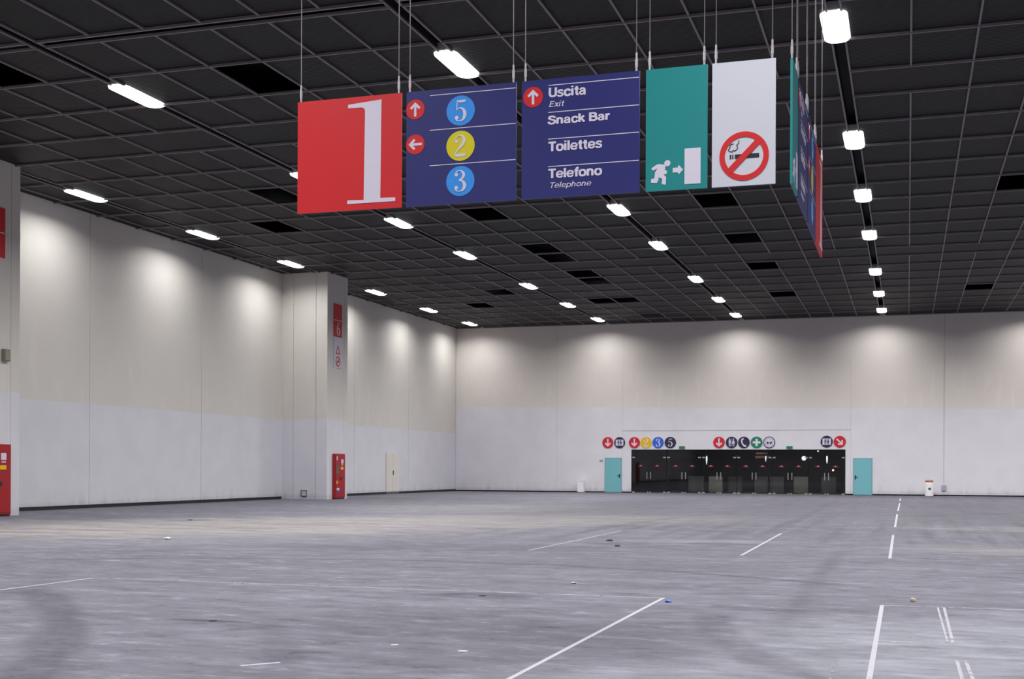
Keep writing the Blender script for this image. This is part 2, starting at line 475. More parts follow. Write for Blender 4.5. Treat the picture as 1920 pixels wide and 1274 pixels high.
ranked = sorted(tile_cells, key=lambda t: (not in_view((t[0] + t[1]) / 2, (t[2] + t[3]) / 2), math.hypot((t[0] + t[1]) / 2, (t[2] + t[3]) / 2)))
bm = new_bm(); box(bm, -.5, .5, -.5, .5, 0, .03); tile_me = mesh_of('tile', bm, M_TILE)
rnd = random.Random(3)
for x0, x1, y0, y1 in ranked[:300]:
    o = bpy.data.objects.new('tile', tile_me); C.objects.link(o); o.parent = ce
    o.location = ((x0 + x1) / 2, (y0 + y1) / 2, .012 + rnd.uniform(0, .006)); o.scale = (x1 - x0 - .012, y1 - y0 - .012, 1)
bm = new_bm()
for x0, x1, y0, y1 in ranked[300:]:
    box(bm, x0 + .006, x1 - .006, y0 + .006, y1 - .006, .014, .044)
o = obj('tile_field', bm, M_TILE, ce); o['kind'] = 'stuff'
# bars
BW = .022
def lbar(x, y0, y1, w=BW):
    box_obj('grid_bar', (x - w, x + w, y0, y1, -.030, .012), M_BAR, ce)
segs = [(YF, 23.8), (24.14, 31.25), (33.4, 56.46), (58.75, YB)]
joints = [(31.25, 33.4), (56.46, 58.75)]
for ci, c in enumerate(COLS):
    x = c[0]
    if ci == 0: continue
    if x > 20: break
    if len(c) == 3 and c[2] == 0:
        lbar(x, YF, YB)
    elif len(c) == 3:
        for a, b in segs: lbar(x, a, b)
        if c[2] % 2 == 0:
            for a, b in joints: lbar(x, a, b)
    else:
        lbar(x, YF, YB)
    if len(c) == 3 and c[2] == 5:
        lbar(c[1], YF, YB)
    if ci == 1: lbar(c[1], YF, YB)
for y0, y1, j in ROWS:
    if y0 <= YF: continue
    xs = [XW] + [v for s in STRIP for v in (s - HW, s + HW)] + [XR]
    w = BW if j != 2 else .03
    for a, b in zip(xs[0::2], xs[1::2]):
        if a > 20: break
        box_obj('cross_bar', (a, b, y0 - w, y0 + w, -.050, .010), M_BAR, ce)
# channels above each lamp row
for s in STRIP:
    bm = new_bm()
    box(bm, s - HW - .01, s - HW, YF, YB, .03, .45); box(bm, s + HW, s + HW + .01, YF, YB, .03, .45); box(bm, s - HW, s + HW, YF, YB, .43, .45)
    obj('lamp_channel', bm, M_DUCT, ce)

# ---------------------------------------------------------------- lamps
LAMP_LEN, LAMP_HW = 2.05, .29
def lamp_data(watts):
    ld = bpy.data.lights.new('lamp_light', 'AREA'); ld.shape = 'RECTANGLE'; ld.size = .24; ld.size_y = LAMP_LEN - .1
    ld.energy = watts; ld.color = LAMP_COL; ld.spread = LAMP_SPREAD
    return ld
LIGHT_FULL, LIGHT_DIM, LIGHT_LAST, LIGHT_STRONG, LIGHT_BACK = [lamp_data(v) for v in (LAMP_W, NEAR_WALL_W, LAST_W, MID_W, BACK_W)]
def light_for(i, k):
    return LIGHT_DIM if i == 0 else LIGHT_LAST if k == 0 else LIGHT_BACK if k == 1 else LIGHT_STRONG if i == 1 else LIGHT_FULL
def make_lamp():
    t = thing('ceiling_light', 'lamp', 'light', (0, 0, TOP))
    bm = new_bm()   # rounded glowing cover under the ceiling line, widened to imitate the lamp's glare
    n = 10; L, W, D = LAMP_LEN / 2, LAMP_HW, .085
    prof = [(-W, 0)] + [(-W * math.cos(math.pi * i / n), -.02 - (D - .02) * math.sin(math.pi * i / n)) for i in range(1, n)] + [(W, 0)]
    secs = []
    for yy, k in ((-L, .30), (-L + .03, .55), (-L + .09, .80), (-L + .17, .94), (-L + .28, 1), (L - .28, 1), (L - .17, .94), (L - .09, .80), (L - .03, .55), (L, .30)):
        secs.append([bm.verts.new((px * k, yy, pz * (k if k < 1 else 1))) for px, pz in prof])
    for A, B in zip(secs, secs[1:]):
        for i in range(len(prof) - 1): bm.faces.new((A[i], A[i + 1], B[i + 1], B[i]))
    bm.faces.new(secs[0]); bm.faces.new(secs[-1][::-1])
    obj('lamp_cover', bm, M_LAMP, t)
    box_obj('housing', (-HW + .012, HW - .012, -L - .06, L + .06, 0.0, .16), M_HOUS, t)
    for s in (-1, 1):
        bm = new_bm(); box(bm, -.1, .1, s * (L + .02) - .03, s * (L + .02) + .03, -.012, 0); obj('end_cap', bm, M_HOUS, t)
    lo = bpy.data.objects.new('lamp_light', LIGHT_FULL); C.objects.link(lo); lo.parent = t; lo.location = (0, 0, -.10)
    return t
rowname = ['row nearest the left wall', 'second row from the left wall', 'third row from the left wall', 'row right of the hanging boards', 'first row past the right edge', 'second row past the right edge']
ordw = ['rearmost', 'second from back', 'third from back', 'fourth from back', 'fifth from back', 'sixth from back', 'seventh from back', 'eighth from back']
LY = [78.75, 71.3, 63.3, 53.35, 45.6, 37.85, 28.05, 19.9, 12.2, 3.0, -5.0, -13.0]
LX = [-27.98, -19.18, -10.31, -1.54, 7.2, 15.95, 24.7, 33.45]
lamp0 = make_lamp(); first = True
for i, x in enumerate(LX):
    for k, y in enumerate(LY):
        if i == 0 and 28 > y: pass
        if i <= 5 and k <= 7:
            o = lamp0 if first else copy_tree(lamp0); first = False
            o.location = (x, y, TOP)
            for c in o.children:
                if c.type == 'LIGHT': c.data = light_for(i, k)
            o['group'] = 'ceiling lights in the ' + rowname[i]
            o['label'] = 'white ceiling light %s in the %s' % (ordw[k], rowname[i])
        else:      # lamps of the same kind out of frame: only what they shed is needed
            for src in [c for c in lamp0.children if c.type == 'LIGHT']:
                l = src.copy(); C.objects.link(l); l.parent = None; l.location = (x, y, TOP - .1); l.name = 'lamp_light'; l.data = light_for(i, k)


# ---------------------------------------------------------------- digits and marks (unit height 1, x 0..~.66)
def digit(bm, ch, cx, cz, h, y0, y1):
    w = .64 if ch != '5' else .62
    ox, oz_ = cx - w / 2 * h, cz - h / 2
    S = lambda pts, sm=True: stroke(bm, pts, y0, y1, ox, oz_, h, sm)
    D = lambda x, z, r: disc(bm, ox + x * h, oz_ + z * h, r * h, y0, y1, 18)
    if ch == '2':
        D(.13, .72, .085)
        S([(.09, .76, .05), (.13, .90, .05), (.28, .985, .04), (.44, .93, .10), (.51, .76, .15), (.44, .58, .13), (.28, .40, .09), (.13, .22, .06), (.05, .07, .04)])
        S([(.04, .06, .13), (.50, .06, .14), (.57, .10, .10)], False)
        S([(.57, .05, .05), (.61, .22, .03)], False)
    elif ch == '3':
        D(.13, .80, .085); D(.12, .19, .09)
        S([(.09, .84, .05), (.15, .95, .05), (.29, .985, .04), (.43, .92, .10), (.49, .77, .14), (.42, .62, .10), (.24, .535, .04)])
        S([(.24, .535, .04), (.44, .48, .10), (.54, .29, .16), (.46, .09, .11), (.29, .02, .04), (.14, .05, .05), (.07, .16, .05)])
    elif ch == '5':
        D(.12, .18, .09)
        S([(.15, .985, .03), (.30, .93, .11), (.52, .95, .10), (.55, .99, .03)])
        S([(.15, .97, .04), (.12, .53, .04)], False)
        S([(.12, .53, .03), (.26, .625, .05), (.44, .55, .11), (.53, .33, .17), (.45, .10, .11), (.28, .02, .04), (.14, .05, .05), (.07, .14, .05)])
    elif ch == '6':
        S([(.50, .93, .05), (.30, .88, .07), (.14, .62, .14), (.11, .36, .16), (.17, .12, .12), (.32, .02, .05), (.47, .10, .12), (.53, .30, .15), (.46, .50, .10), (.32, .56, .05), (.18, .44, .06)])
def arrow(bm, cx, cz, s, ang, y0, y1, head=.62, shaft=.17):
    """arrow with barbed strokes, length 2s, pointing along ang (0 = up)"""
    ca, sa = math.cos(ang), math.sin(ang)
    T = lambda x, z: (cx + (x * ca + z * sa) * s, cz + (-x * sa + z * ca) * s)
    out = [(-shaft, -1), (shaft, -1), (shaft, .35), (.55, -.02), (.80, .22), (0, 1), (-.80, .22), (-.55, -.02), (-shaft, .35)]
    poly(bm, [T(*p) for p in out], y0, y1)

W_ = lambda pts, w: [(x, z, w) for x, z in pts]
GL = {   # centre lines of the letters, cap height 1; (advance, [(smooth, points)])
 'U': (.76, [(1, [(.12, 1), (.12, .7), (.12, .38), (.18, .16), (.38, .09), (.58, .16), (.64, .38), (.64, .7), (.64, 1)])]),
 's': (.58, [(1, [(.51, .54), (.42, .65), (.27, .665), (.13, .60), (.13, .47), (.27, .39), (.41, .34), (.48, .22), (.41, .10), (.26, .06), (.11, .09), (.05, .20)])]),
 'c': (.62, [(1, [(.55, .48), (.47, .63), (.31, .665), (.15, .58), (.10, .36), (.15, .14), (.31, .06), (.47, .10), (.55, .25)])]),
 'i': (.28, [(0, [(.12, 0), (.12, .73)]), (0, [(.12, .85), (.12, 1.0)])]),
 't': (.42, [(1, [(.21, .93), (.21, .6), (.21, .24), (.26, .09), (.39, .075)]), (0, [(.03, .66), (.38, .66)])]),
 'a': (.64, [(1, [(.10, .50), (.17, .63), (.30, .665), (.43, .62), (.48, .48), (.48, .25), (.49, .08), (.54, .0)]), (1, [(.47, .42), (.27, .38), (.11, .30), (.10, .14), (.22, .06), (.38, .10), (.47, .24)])]),
 'S': (.74, [(1, [(.62, .72), (.54, .87), (.36, .92), (.17, .86), (.13, .71), (.26, .58), (.45, .51), (.61, .40), (.60, .18), (.42, .08), (.22, .09), (.11, .18), (.07, .31)])]),
 'n': (.66, [(0, [(.11, 0), (.11, .73)]), (1, [(.11, .46), (.20, .62), (.34, .66), (.47, .58), (.50, .42), (.50, .2), (.50, 0)])]),
 'h': (.66, [(0, [(.11, 0), (.11, 1)]), (1, [(.11, .46), (.20, .62), (.34, .66), (.47, .58), (.50, .42), (.50, .2), (.50, 0)])]),
 'k': (.62, [(0, [(.11, 0), (.11, 1)]), (0, [(.14, .30), (.50, .73)]), (0, [(.25, .44), (.53, 0)])]),
 'B': (.76, [(0, [(.12, 0), (.12, 1)]), (1, [(.12, .91), (.28, .91), (.44, .90), (.58, .84), (.59, .68), (.50, .56), (.28, .53), (.12, .53)]), (1, [(.30, .53), (.52, .51), (.64, .40), (.64, .22), (.52, .10), (.30, .09), (.12, .09)])]),
 'r': (.42, [(0, [(.11, 0), (.11, .73)]), (1, [(.11, .42), (.18, .59), (.28, .64), (.40, .64)])]),
 'T': (.68, [(0, [(.02, .91), (.68, .91)]), (0, [(.35, 0), (.35, .9)])]),
 'o': (.68, [(1, [(.33, .665), (.15, .59), (.09, .36), (.15, .13), (.33, .06), (.51, .13), (.57, .36), (.51, .59), (.33, .665)])]),
 'l': (.26, [(0, [(.12, 0), (.12, 1)])]),
 'e': (.66, [(0, [(.12, .36), (.60, .36)]), (1, [(.565, .34), (.53, .57), (.33, .665), (.15, .58), (.09, .36), (.15, .13), (.33, .06), (.48, .10), (.56, .21)])]),
 'f': (.40, [(1, [(.20, 0), (.20, .4), (.20, .76), (.26, .91), (.40, .93)]), (0, [(.03, .66), (.38, .66)])]),
 'E': (.68, [(0, [(.12, 0), (.12, 1)]), (0, [(.12, .92), (.60, .92)]), (0, [(.12, .52), (.56, .52)]), (0, [(.12, .08), (.61, .08)])]),
 'x': (.56, [(0, [(.07, 0), (.50, .73)]), (0, [(.50, 0), (.07, .73)])]),
 'p': (.66, [(0, [(.11, -.25), (.11, .73)]), (1, [(.11, .48), (.20, .63), (.36, .66), (.53, .56), (.57, .36), (.53, .15), (.36, .06), (.20, .09), (.11, .24)])]),
 ' ': (.30, [])}
def lettering(parent, text, x0, z0, x1, zcap, m=M_PRINT, w=.20, shear=0.0, y=-.004):
    tot = sum(GL[c][0] for c in text) - .08
    h = zcap - z0; sx = (x1 - x0) / tot; sp = 0.0
    bm = new_bm()
    for c in text:
        adv, st = GL[c]
        b2 = new_bm(); ns = 0
        for sm, pts in st:
            ns += 1; stroke(b2, W_(pts, w * (.82 if c in 'sae' else 1)), -.6 * ns, 1, 0, 0, 1, bool(sm))
        base = len(bm.verts)
        vs = [bm.verts.new((x0 + (v.co.x + sp + v.co.z * shear) * sx, y + v.co.y * .001 if v.co.y < .5 else 0, z0 + v.co.z * h)) for v in b2.verts]
        b2.verts.index_update()
        for f in b2.faces:
            try: bm.faces.new([vs[v.index] for v in f.verts])
            except ValueError: pass
        b2.free()
        sp += adv
    return obj('lettering', bm, m, parent)

def wires(t, w, h, n=2):
    for x in (.045, w - .045):
        bm = new_bm(); tube(bm, (x, .015, h + .20), (x, .015, TOP - t.location.z), .0065, 6); obj('wire', bm, M_WIRE, t)
        bm = new_bm(); tube(bm, (x, .015, h - .01), (x, .015, h + .24), .013, 8); tube(bm, (x, .015, h + .06), (x, .015, h + .16), .018, 8); obj('turnbuckle', bm, M_TBK, t)

def board(t, w, h, m):
    bm = new_bm(); box(bm, 0, w, 0, .03, 0, h)
    bmesh.ops.bevel(bm, geom=bm.edges[:], offset=.003, segments=1)
    return obj('board', bm, m, t)

SH = 1.585
ONE = [(.785, 1.483), (1.293, 1.517), (1.280, .148), (1.505, .140), (1.505, .090), (.778, .090), (.778, .142), (1.028, .134), (1.045, 1.37), (1.035, 1.41), (.99, 1.432), (.785, 1.433)]
def sign_one(label, loc, rz):
    t = thing('hanging_sign', label, 'sign', loc, rz, 'boards hung from the ceiling on wires')
    board(t, 1.59, SH, M_RED); bm = new_bm(); poly(bm, ONE, -.005, 0); obj('numeral', bm, M_PRINT, t)['label'] = 'large white serif numeral 1'
    wires(t, 1.59, SH); return t
def rule(t, x0, x1, z):
    box_obj('rule_line', (x0, x1, -.004, 0, z - .005, z + .005), M_PRINT, t)
def badge(t, x, z, r, m, ch=None, ang=None, name='disc', dm=M_PRINT, y=0.0):
    bm = new_bm(); disc(bm, x, z, r, y - .005, y); d = obj(name, bm, m, t)
    bm = new_bm()
    if ch: digit(bm, ch, x, z, r * 1.42, y - .009, y - .005)
    elif ang is not None: arrow(bm, x, z, r * .72, ang, y - .009, y - .005)
    obj('numeral' if ch else 'arrow', bm, dm, d)
    return d
def sign_numbers(label, loc, rz):
    t = thing('hanging_sign', label, 'sign', loc, rz, 'boards hung from the ceiling on wires')
    board(t, 1.59, SH, M_NAVY)
    for z in (1.507, 1.03, .543): rule(t, .35, 1.585, z)
    for z, m, ch in ((1.265, M_BLUE, '5'), (.785, M_YEL, '2'), (.305, M_BLUE, '3')):
        badge(t, .798, z, .205, m, ch)
    badge(t, .135, 1.335, .137, M_RED, None, 0.0, 'arrow_disc'); badge(t, .137, .852, .137, M_RED, None, -math.pi / 2, 'arrow_disc')
    wires(t, 1.59, SH); return t
def sign_text(label, loc, rz):
    t = thing('hanging_sign', label, 'sign', loc, rz, 'boards hung from the ceiling on wires')
    board(t, 1.605, SH, M_NAVY)
    for z in (1.498, 1.138, .782, .415): rule(t, .37, 1.60, z)
    badge(t, .158, 1.36, .137, M_RED, None, 0.0, 'arrow_disc')
    lettering(t, 'Uscita', .372, 1.337, .880, 1.465)
    lettering(t, 'Exit', .374, 1.207, .572, 1.285, w=.115, shear=.20)
    lettering(t, 'Snack Bar', .364, .977, 1.200, 1.090)
    lettering(t, 'Toilettes', .371, .617, 1.098, .745)
    lettering(t, 'Telefono', .372, .259, 1.098, .383)
    lettering(t, 'Telephone', .382, .128, .950, .203, w=.115, shear=.20)
    wires(t, 1.605, SH); return t
MAN = [(545, 560), (400, 550), (335, 585), (250, 645), (270, 690), (315, 685), (385, 640), (330, 740), (322, 850), (300, 872), (245, 880), (245, 960), (370, 965), (405, 905), (412, 838), (490, 872), (480, 990), (565, 998), (575, 830), (512, 775), (575, 768), (602, 700), (548, 682), (556, 600)]
def sign_exit(label, loc, rz, flip=False):
    t = thing('hanging_sign', label, 'sign', loc, rz, 'boards hung from the ceiling on wires')
    board(t, .80, SH, M_GREEN)
    cv = lambda px, py: (.510 + (px - 975) * .000600, .063 + (985 + .076 * (975 - px) - py) * .000592)
    bm = new_bm(); poly(bm, [cv(*p) for p in MAN][::-1], -.005, 0); x, z = cv(600, 530); disc(bm, x, z, .040, -.005, 0, 24); obj('running_figure', bm, M_PRINT, t)
    bm = new_bm(); poly(bm, [(.355, .284), (.42, .284), (.432, .318), (.49, .256), (.434, .196), (.42, .223), (.355, .221)], -.005, 0); obj('arrow', bm, M_PRINT, t)
    box_obj('door_symbol', (.508, .715, -.005, 0, .063, .522), M_PRINT, t)
    wires(t, .80, SH); return t
def nosmoke(t, cx, cz, s, y=0.0):
    bm = new_bm(); ring(bm, cx, cz, .243 * s, .311 * s, y - .008, y)
    r = .27 * s; stroke(bm, [(cx - r * .707, cz - r * .707, .075 * s), (cx + r * .707, cz + r * .707, .075 * s)], y - .009, y - .001, smooth=False)
    obj('prohibition_ring', bm, M_RED, t)
    bm = new_bm(); box(bm, cx - .117 * s, cx + .19 * s, y - .004, y, cz - .03 * s, cz + .026 * s)
    box(bm, cx - .18 * s, cx - .162 * s, y - .004, y, cz - .03 * s, cz + .026 * s); box(bm, cx - .15 * s, cx - .134 * s, y - .004, y, cz - .03 * s, cz + .026 * s)
    obj('cigarette', bm, M_BLACK, t)
    return t
def sign_smoke(label, loc, rz):
    t = thing('hanging_sign', label, 'sign', loc, rz, 'boards hung from the ceiling on wires')
    board(t, .80, SH, M_WHITE)
    nosmoke(t, .407, .374, 1.0)
    k = .008
    bm = new_bm()
    stroke(bm, [(.339, .58, k), (.345, .558, k), (.332, .535, k), (.315, .515, k), (.328, .482, k), (.293, .448, k), (.267, .454, k), (.256, .436, k), (.214, .452, k), (.213, .47, k), (.232, .494, k), (.228, .515, k), (.245, .532, k), (.275, .538, k)], -.004, 0)
    obj('smoke', bm, M_BLACK, t)
    wires(t, .80, SH); return t
ZS = EYE + 3.605
sign_one('red hanging board with a large white 1, leftmost of the row facing the camera', (-8.29, 16, ZS), 0)
sign_numbers('navy hanging board facing the camera with numbered discs 5, 2 and 3', (-6.625, 16, ZS), 0)
sign_text('navy hanging board facing the camera reading Uscita, Snack Bar, Toilettes, Telefono', (-4.955, 16, ZS), 0)
sign_exit('teal green hanging board facing the camera with a running figure and door', (-3.265, 16, ZS), 0)
sign_smoke('white hanging board facing the camera with a red no smoking ring', (-2.405, 16, ZS), 0)
XP = -1.40; q = math.pi / 2
sign_exit('teal green hanging board seen edge-on, nearest of the sideways row', (XP, 16.05, ZS), q)
sign_text('navy text board seen edge-on, between the green and numbered sideways boards', (XP, 16.93, ZS), q)
sign_numbers('navy board with coloured discs seen edge-on, next to the red sideways board', (XP, 18.60, ZS), q)
sign_one('red hanging board seen edge-on, farthest of the sideways row', (XP, 20.26, ZS), q)

# ---------------------------------------------------------------- boards on the pillars
PX = XW + 2.5
def pillar_boards(yc, w, which, zred, zwhite):
    # faces +x: local x runs along +y
    t = thing('wall_board', 'red board with a white 6, high on the %s pillar' % which, 'sign', (PX + .004, yc - w / 2, zred[0]), q)
    h = zred[1] - zred[0]
    box_obj('board', (0, w, -.03, 0, 0, h), M_RED, t)
    box_obj('rule_line', (.04, w - .04, -.034, -.03, h * .49, h * .49 + .035), M_PRINT, t)
    bm = new_bm(); digit(bm, '6', w * .56, h * .25, h * .40, -.034, -.03); obj('numeral', bm, M_PRINT, t)
    if zwhite:
        t = thing('wall_board', 'white board with red prohibition rings below the red board on the %s pillar' % which, 'sign', (PX + .004, yc - w / 2, zwhite[0]), q)
        h = zwhite[1] - zwhite[0]
        box_obj('board', (0, w, -.03, 0, 0, h), M_WHITE, t)
        nosmoke(t, w * .5, .33, .85, -.03)
        bm = new_bm()
        r = .26
        for a in range(3):
            p = [(w * .5 + r * math.sin(2 * math.pi * (a + j) / 3), .86 + r * math.cos(2 * math.pi * (a + j) / 3)) for j in (0, 1)]
            stroke(bm, [(p[0][0], p[0][1], .055), (p[1][0], p[1][1], .055)], -.035, -.03, smooth=False)
        obj('warning_triangle', bm, M_RED, t)
pillar_boards(57.22, .92, 'far', (EYE + 6.56, EYE + 8.2), (EYE + 4.99, EYE + 6.53))
pillar_boards(32.14, 1.56, 'near', (EYE + 6.59, EYE + 8.16), None)

# red hydrant cabinets at the pillar feet
def cabinet(y0, w, label):
    t = thing('hydrant_cabinet', label, 'cabinet', (PX + .003, y0, 0), q)
    box_obj('body', (0, w, -.16, 0, .06, 2.28), M_CAB, t)
    box_obj('plinth', (.02, w - .02, -.14, 0, 0, .06), M_DARK, t)
    d = box_obj('door', (.03, w - .03, -.185, -.16, .12, 2.22), M_CAB, t)
    bm = new_bm(); box(bm, w * .50, w * .60, -.205, -.185, .96, 1.10); obj('handle', bm, M_DARK, d)
    st = [(.10, .20, 1.95, 2.15, M_PRINT), (.62, .86, 1.78, 2.00, M_PRINT), (.64, .84, 1.70, 1.74, M_PRINT), (.58, .86, 1.48, 1.62, M_YEL2), (.08, .26, 1.28, 1.70, M_DGREEN), (.08, .24, .78, .92, M_YEL2), (.12, .40, .44, .56, M_PRINT), (.24, .44, .34, .46, M_BLUE2)]
    for i, (a, b, c, e, m) in enumerate(st):
        k = w / 1.1
        box_obj('sticker', (a * k, b * k, -.190 - .001 * i, -.185, c, e), m, d)
    return t
cabinet(56.70, 1.12, 'red hydrant cabinet with stickers at the foot of the far pillar')
cabinet(31.95, 1.12, 'red hydrant cabinet at the foot of the near left-edge pillar')

# small grey box and conduit on near pillar
t = thing('junction_box', 'small grey junction box halfway up the near pillar', 'box', (PX + .002, 32.80, EYE + 3.32), q)
box_obj('body', (0, .27, -.12, 0, 0, .38), mat('box_grey', srgb(128, 124, 112), .6), t)
box_obj('cover', (.03, .24, -.135, -.12, .03, .35), mat('box_grey_cover', srgb(146, 142, 128), .6), t)
# socket frame on the far pillar's face
t = thing('floor_socket_box', 'small grey outlined socket box low on the face of the far pillar', 'socket', (XW + 1.12, 56.08, .14))
box_obj('body', (0, .32, -.05, 0, 0, .32), mat('socket_grey', srgb(196, 196, 200), .5), t)
bm = new_bm(); box(bm, 0, .32, -.06, -.05, .29, .32); box(bm, 0, .32, -.06, -.05, 0, .03); box(bm, 0, .03, -.06, -.05, .03, .29); box(bm, .29, .32, -.06, -.05, .03, .29)
obj('frame', bm, M_DARK, t)

# ---------------------------------------------------------------- doors
d = struct('door_1', (-19.24, YB, 0), 'teal flush door left of the glass entrance', 'door')
def teal(d, w, hx):
    box_obj('frame', (-.035, w + .035, -.03, 0, 0, 2.32), mat('teal_frame', srgb(120, 160, 168), .5), d)
    lf = box_obj('leaf', (0, w, -.05, -.03, .02, 2.28), M_TEAL, d)
    bm = new_bm(); box(bm, hx - .035, hx + .035, -.062, -.05, .98, 1.24); obj('handle_plate', bm, M_DARK, lf)
    bm = new_bm(); s = 1 if hx < w / 2 else -1; a, b = sorted((hx, hx + s * .15)); box(bm, a, b, -.10, -.075, 1.12, 1.15); box(bm, hx - .012, hx + .012, -.09, -.06, 1.12, 1.15); obj('handle', bm, M_DARK, lf)
    for z in (.3, 2.0): 
        bm = new_bm(); hx2 = w - .01 if hx < w / 2 else .01; tube(bm, (hx2, -.055, z), (hx2, -.055, z + .12), .012, 6); obj('hinge', bm, M_STEEL, lf)
teal(d, 1.08, .99)
d = struct('door_2', (-3.23, YB, 0), 'teal flush door right of the glass entrance', 'door')
teal(d, 1.09, .10)
d = struct('door_3', (XW, 69.2, 0), 'off-white double door in the left wall beyond the far pillar', 'door')
d.rotation_euler = (0, 0, q)
box_obj('frame', (-.03, 1.96, -.03, 0, .10, 2.52), mat('door_frame_beige', srgb(210, 204, 198), .6), d)
for a in (0.01, .975):
    lf = box_obj('leaf', (a, a + .945, -.05, -.03, .16, 2.48), M_DOORW, d)
    if a > .5:
        bm = new_bm(); box(bm, a - .03, a + .06, -.075, -.05, 1.15, 1.42); obj('handle', bm, M_DARK, lf)
box_obj('threshold', (-.03, 1.96, -.04, 0, .0, .12), mat('threshold_grey', srgb(92, 92, 98), .6), d)

# glass entrance: six bays of double glass doors under fixed panes
sep = [-17.47, -15.13, -12.82, -10.55, -8.29, -6.03, -3.74]
names = ['leftmost', 'second from the left', 'third from the left', 'fourth from the left', 'fifth from the left', 'rightmost']
for i in range(6):
    a, b = sep[i], sep[i + 1]; w = b - a; mid = w / 2
    d = struct('door_%d' % (i + 4), (a, YB + .06, 0), 'frameless double glass doors, %s bay of the entrance' % names[i], 'door')
    box_obj('transom_pane', (.012, w - .012, 0, .012, 2.37, 2.85), M_GLASS, d)
    for s, (x0, x1) in enumerate(((.012, mid - .006), (mid + .006, w - .012))):
        lf = box_obj('glass_leaf', (x0, x1, 0, .012, .03, 2.355), M_GLASS, d)
        hx = mid - .12 if s == 0 else mid + .12
        bm = new_bm(); tube(bm, (hx, -.06, .92), (hx, -.06, 1.38), .030, 8); tube(bm, (hx, -.06, .98), (hx, 0, .98), .012, 6); tube(bm, (hx, -.06, 1.32), (hx, 0, 1.32), .012, 6)
        obj('handle', bm, M_STEEL, lf)
        px0, px1 = (x0 + .03, x0 + .21) if s == 0 else (x1 - .21, x1 - .03)
        for z in (.0, 2.30): box_obj('patch_fitting', (px0, px1, -.02, .03, z, z + .085), M_STEEL, lf)
        px0, px1 = (x1 - .13, x1 - .03) if s == 0 else (x0 + .03, x0 + .13)
        box_obj('lock_fitting', (px0, px1, -.02, .03, 0, .08), M_STEEL, lf)
        cx = (x0 + x1) / 2 + (.03 if s == 0 else -.03)
        bm = new_bm(); poly(bm, [(cx - .20, 1.735), (cx - .07, 1.84), (cx + .07, 1.84), (cx + .20, 1.735)], -.006, -.001); st = obj('sticker', bm, M_STK, lf)
        bm = new_bm(); disc(bm, cx, 1.80, .045, -.010, -.006, 14); obj('sticker_dot', bm, M_STKDOT, lf)
    # edge posts of thin glass fins
    if i:
        box_obj('glass_fin', (-.008, .008, .02, .35, .03, 2.85), M_GLASS, d)
t1 = struct('trim_3', (0, YB, 0), 'dark metal lining around the glass entrance', 'trim')
box_obj('head', (ox0, ox1, -.0, .3, 2.85, 2.868), M_DARK, t1)
box_obj('jamb', (ox0, ox0 + .012, -.0, .3, 0, 2.85), M_DARK, t1)
box_obj('jamb', (ox1 - .012, ox1, -.0, .3, 0, 2.85), M_DARK, t1)
box_obj('floor_strip', (ox0, ox1, -.06, .14, 0, .012), mat('brass_strip', srgb(150, 130, 116), .5), t1)

# lobby behind the glass
def lob(name, dims, m, label):
    bm = new_bm(); box(bm, *dims); o = obj(name, bm, m, None, (0, YB, 0)); return tag(o, label, 'wall', None, 'structure')
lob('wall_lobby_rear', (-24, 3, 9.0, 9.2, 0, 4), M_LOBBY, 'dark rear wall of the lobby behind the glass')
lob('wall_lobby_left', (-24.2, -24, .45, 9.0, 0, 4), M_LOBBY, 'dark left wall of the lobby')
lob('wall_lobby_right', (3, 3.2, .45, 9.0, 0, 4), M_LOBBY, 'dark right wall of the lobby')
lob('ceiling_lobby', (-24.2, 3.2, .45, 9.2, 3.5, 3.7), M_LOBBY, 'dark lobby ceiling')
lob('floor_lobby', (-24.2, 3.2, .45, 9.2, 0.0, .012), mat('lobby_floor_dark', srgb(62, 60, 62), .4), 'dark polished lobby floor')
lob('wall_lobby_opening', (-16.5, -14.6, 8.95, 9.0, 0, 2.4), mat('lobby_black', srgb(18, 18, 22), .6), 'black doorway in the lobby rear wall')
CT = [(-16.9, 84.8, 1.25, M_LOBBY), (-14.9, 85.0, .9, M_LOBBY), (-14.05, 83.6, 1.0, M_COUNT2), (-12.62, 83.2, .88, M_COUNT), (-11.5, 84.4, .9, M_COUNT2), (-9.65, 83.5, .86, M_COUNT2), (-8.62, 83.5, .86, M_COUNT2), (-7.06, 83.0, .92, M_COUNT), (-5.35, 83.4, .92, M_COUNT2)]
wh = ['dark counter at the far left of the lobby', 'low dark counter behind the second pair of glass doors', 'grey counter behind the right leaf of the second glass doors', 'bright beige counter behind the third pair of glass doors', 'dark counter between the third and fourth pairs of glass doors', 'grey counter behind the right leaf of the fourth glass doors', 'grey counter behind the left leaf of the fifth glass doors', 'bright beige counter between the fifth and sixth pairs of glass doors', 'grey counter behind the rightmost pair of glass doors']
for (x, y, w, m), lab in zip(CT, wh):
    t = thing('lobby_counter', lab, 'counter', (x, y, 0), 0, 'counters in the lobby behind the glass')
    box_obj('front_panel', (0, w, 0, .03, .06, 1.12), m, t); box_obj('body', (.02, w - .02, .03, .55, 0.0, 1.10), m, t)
    box_obj('top', (-.02, w + .02, -.03, .58, 1.12, 1.15), M_DARK, t)
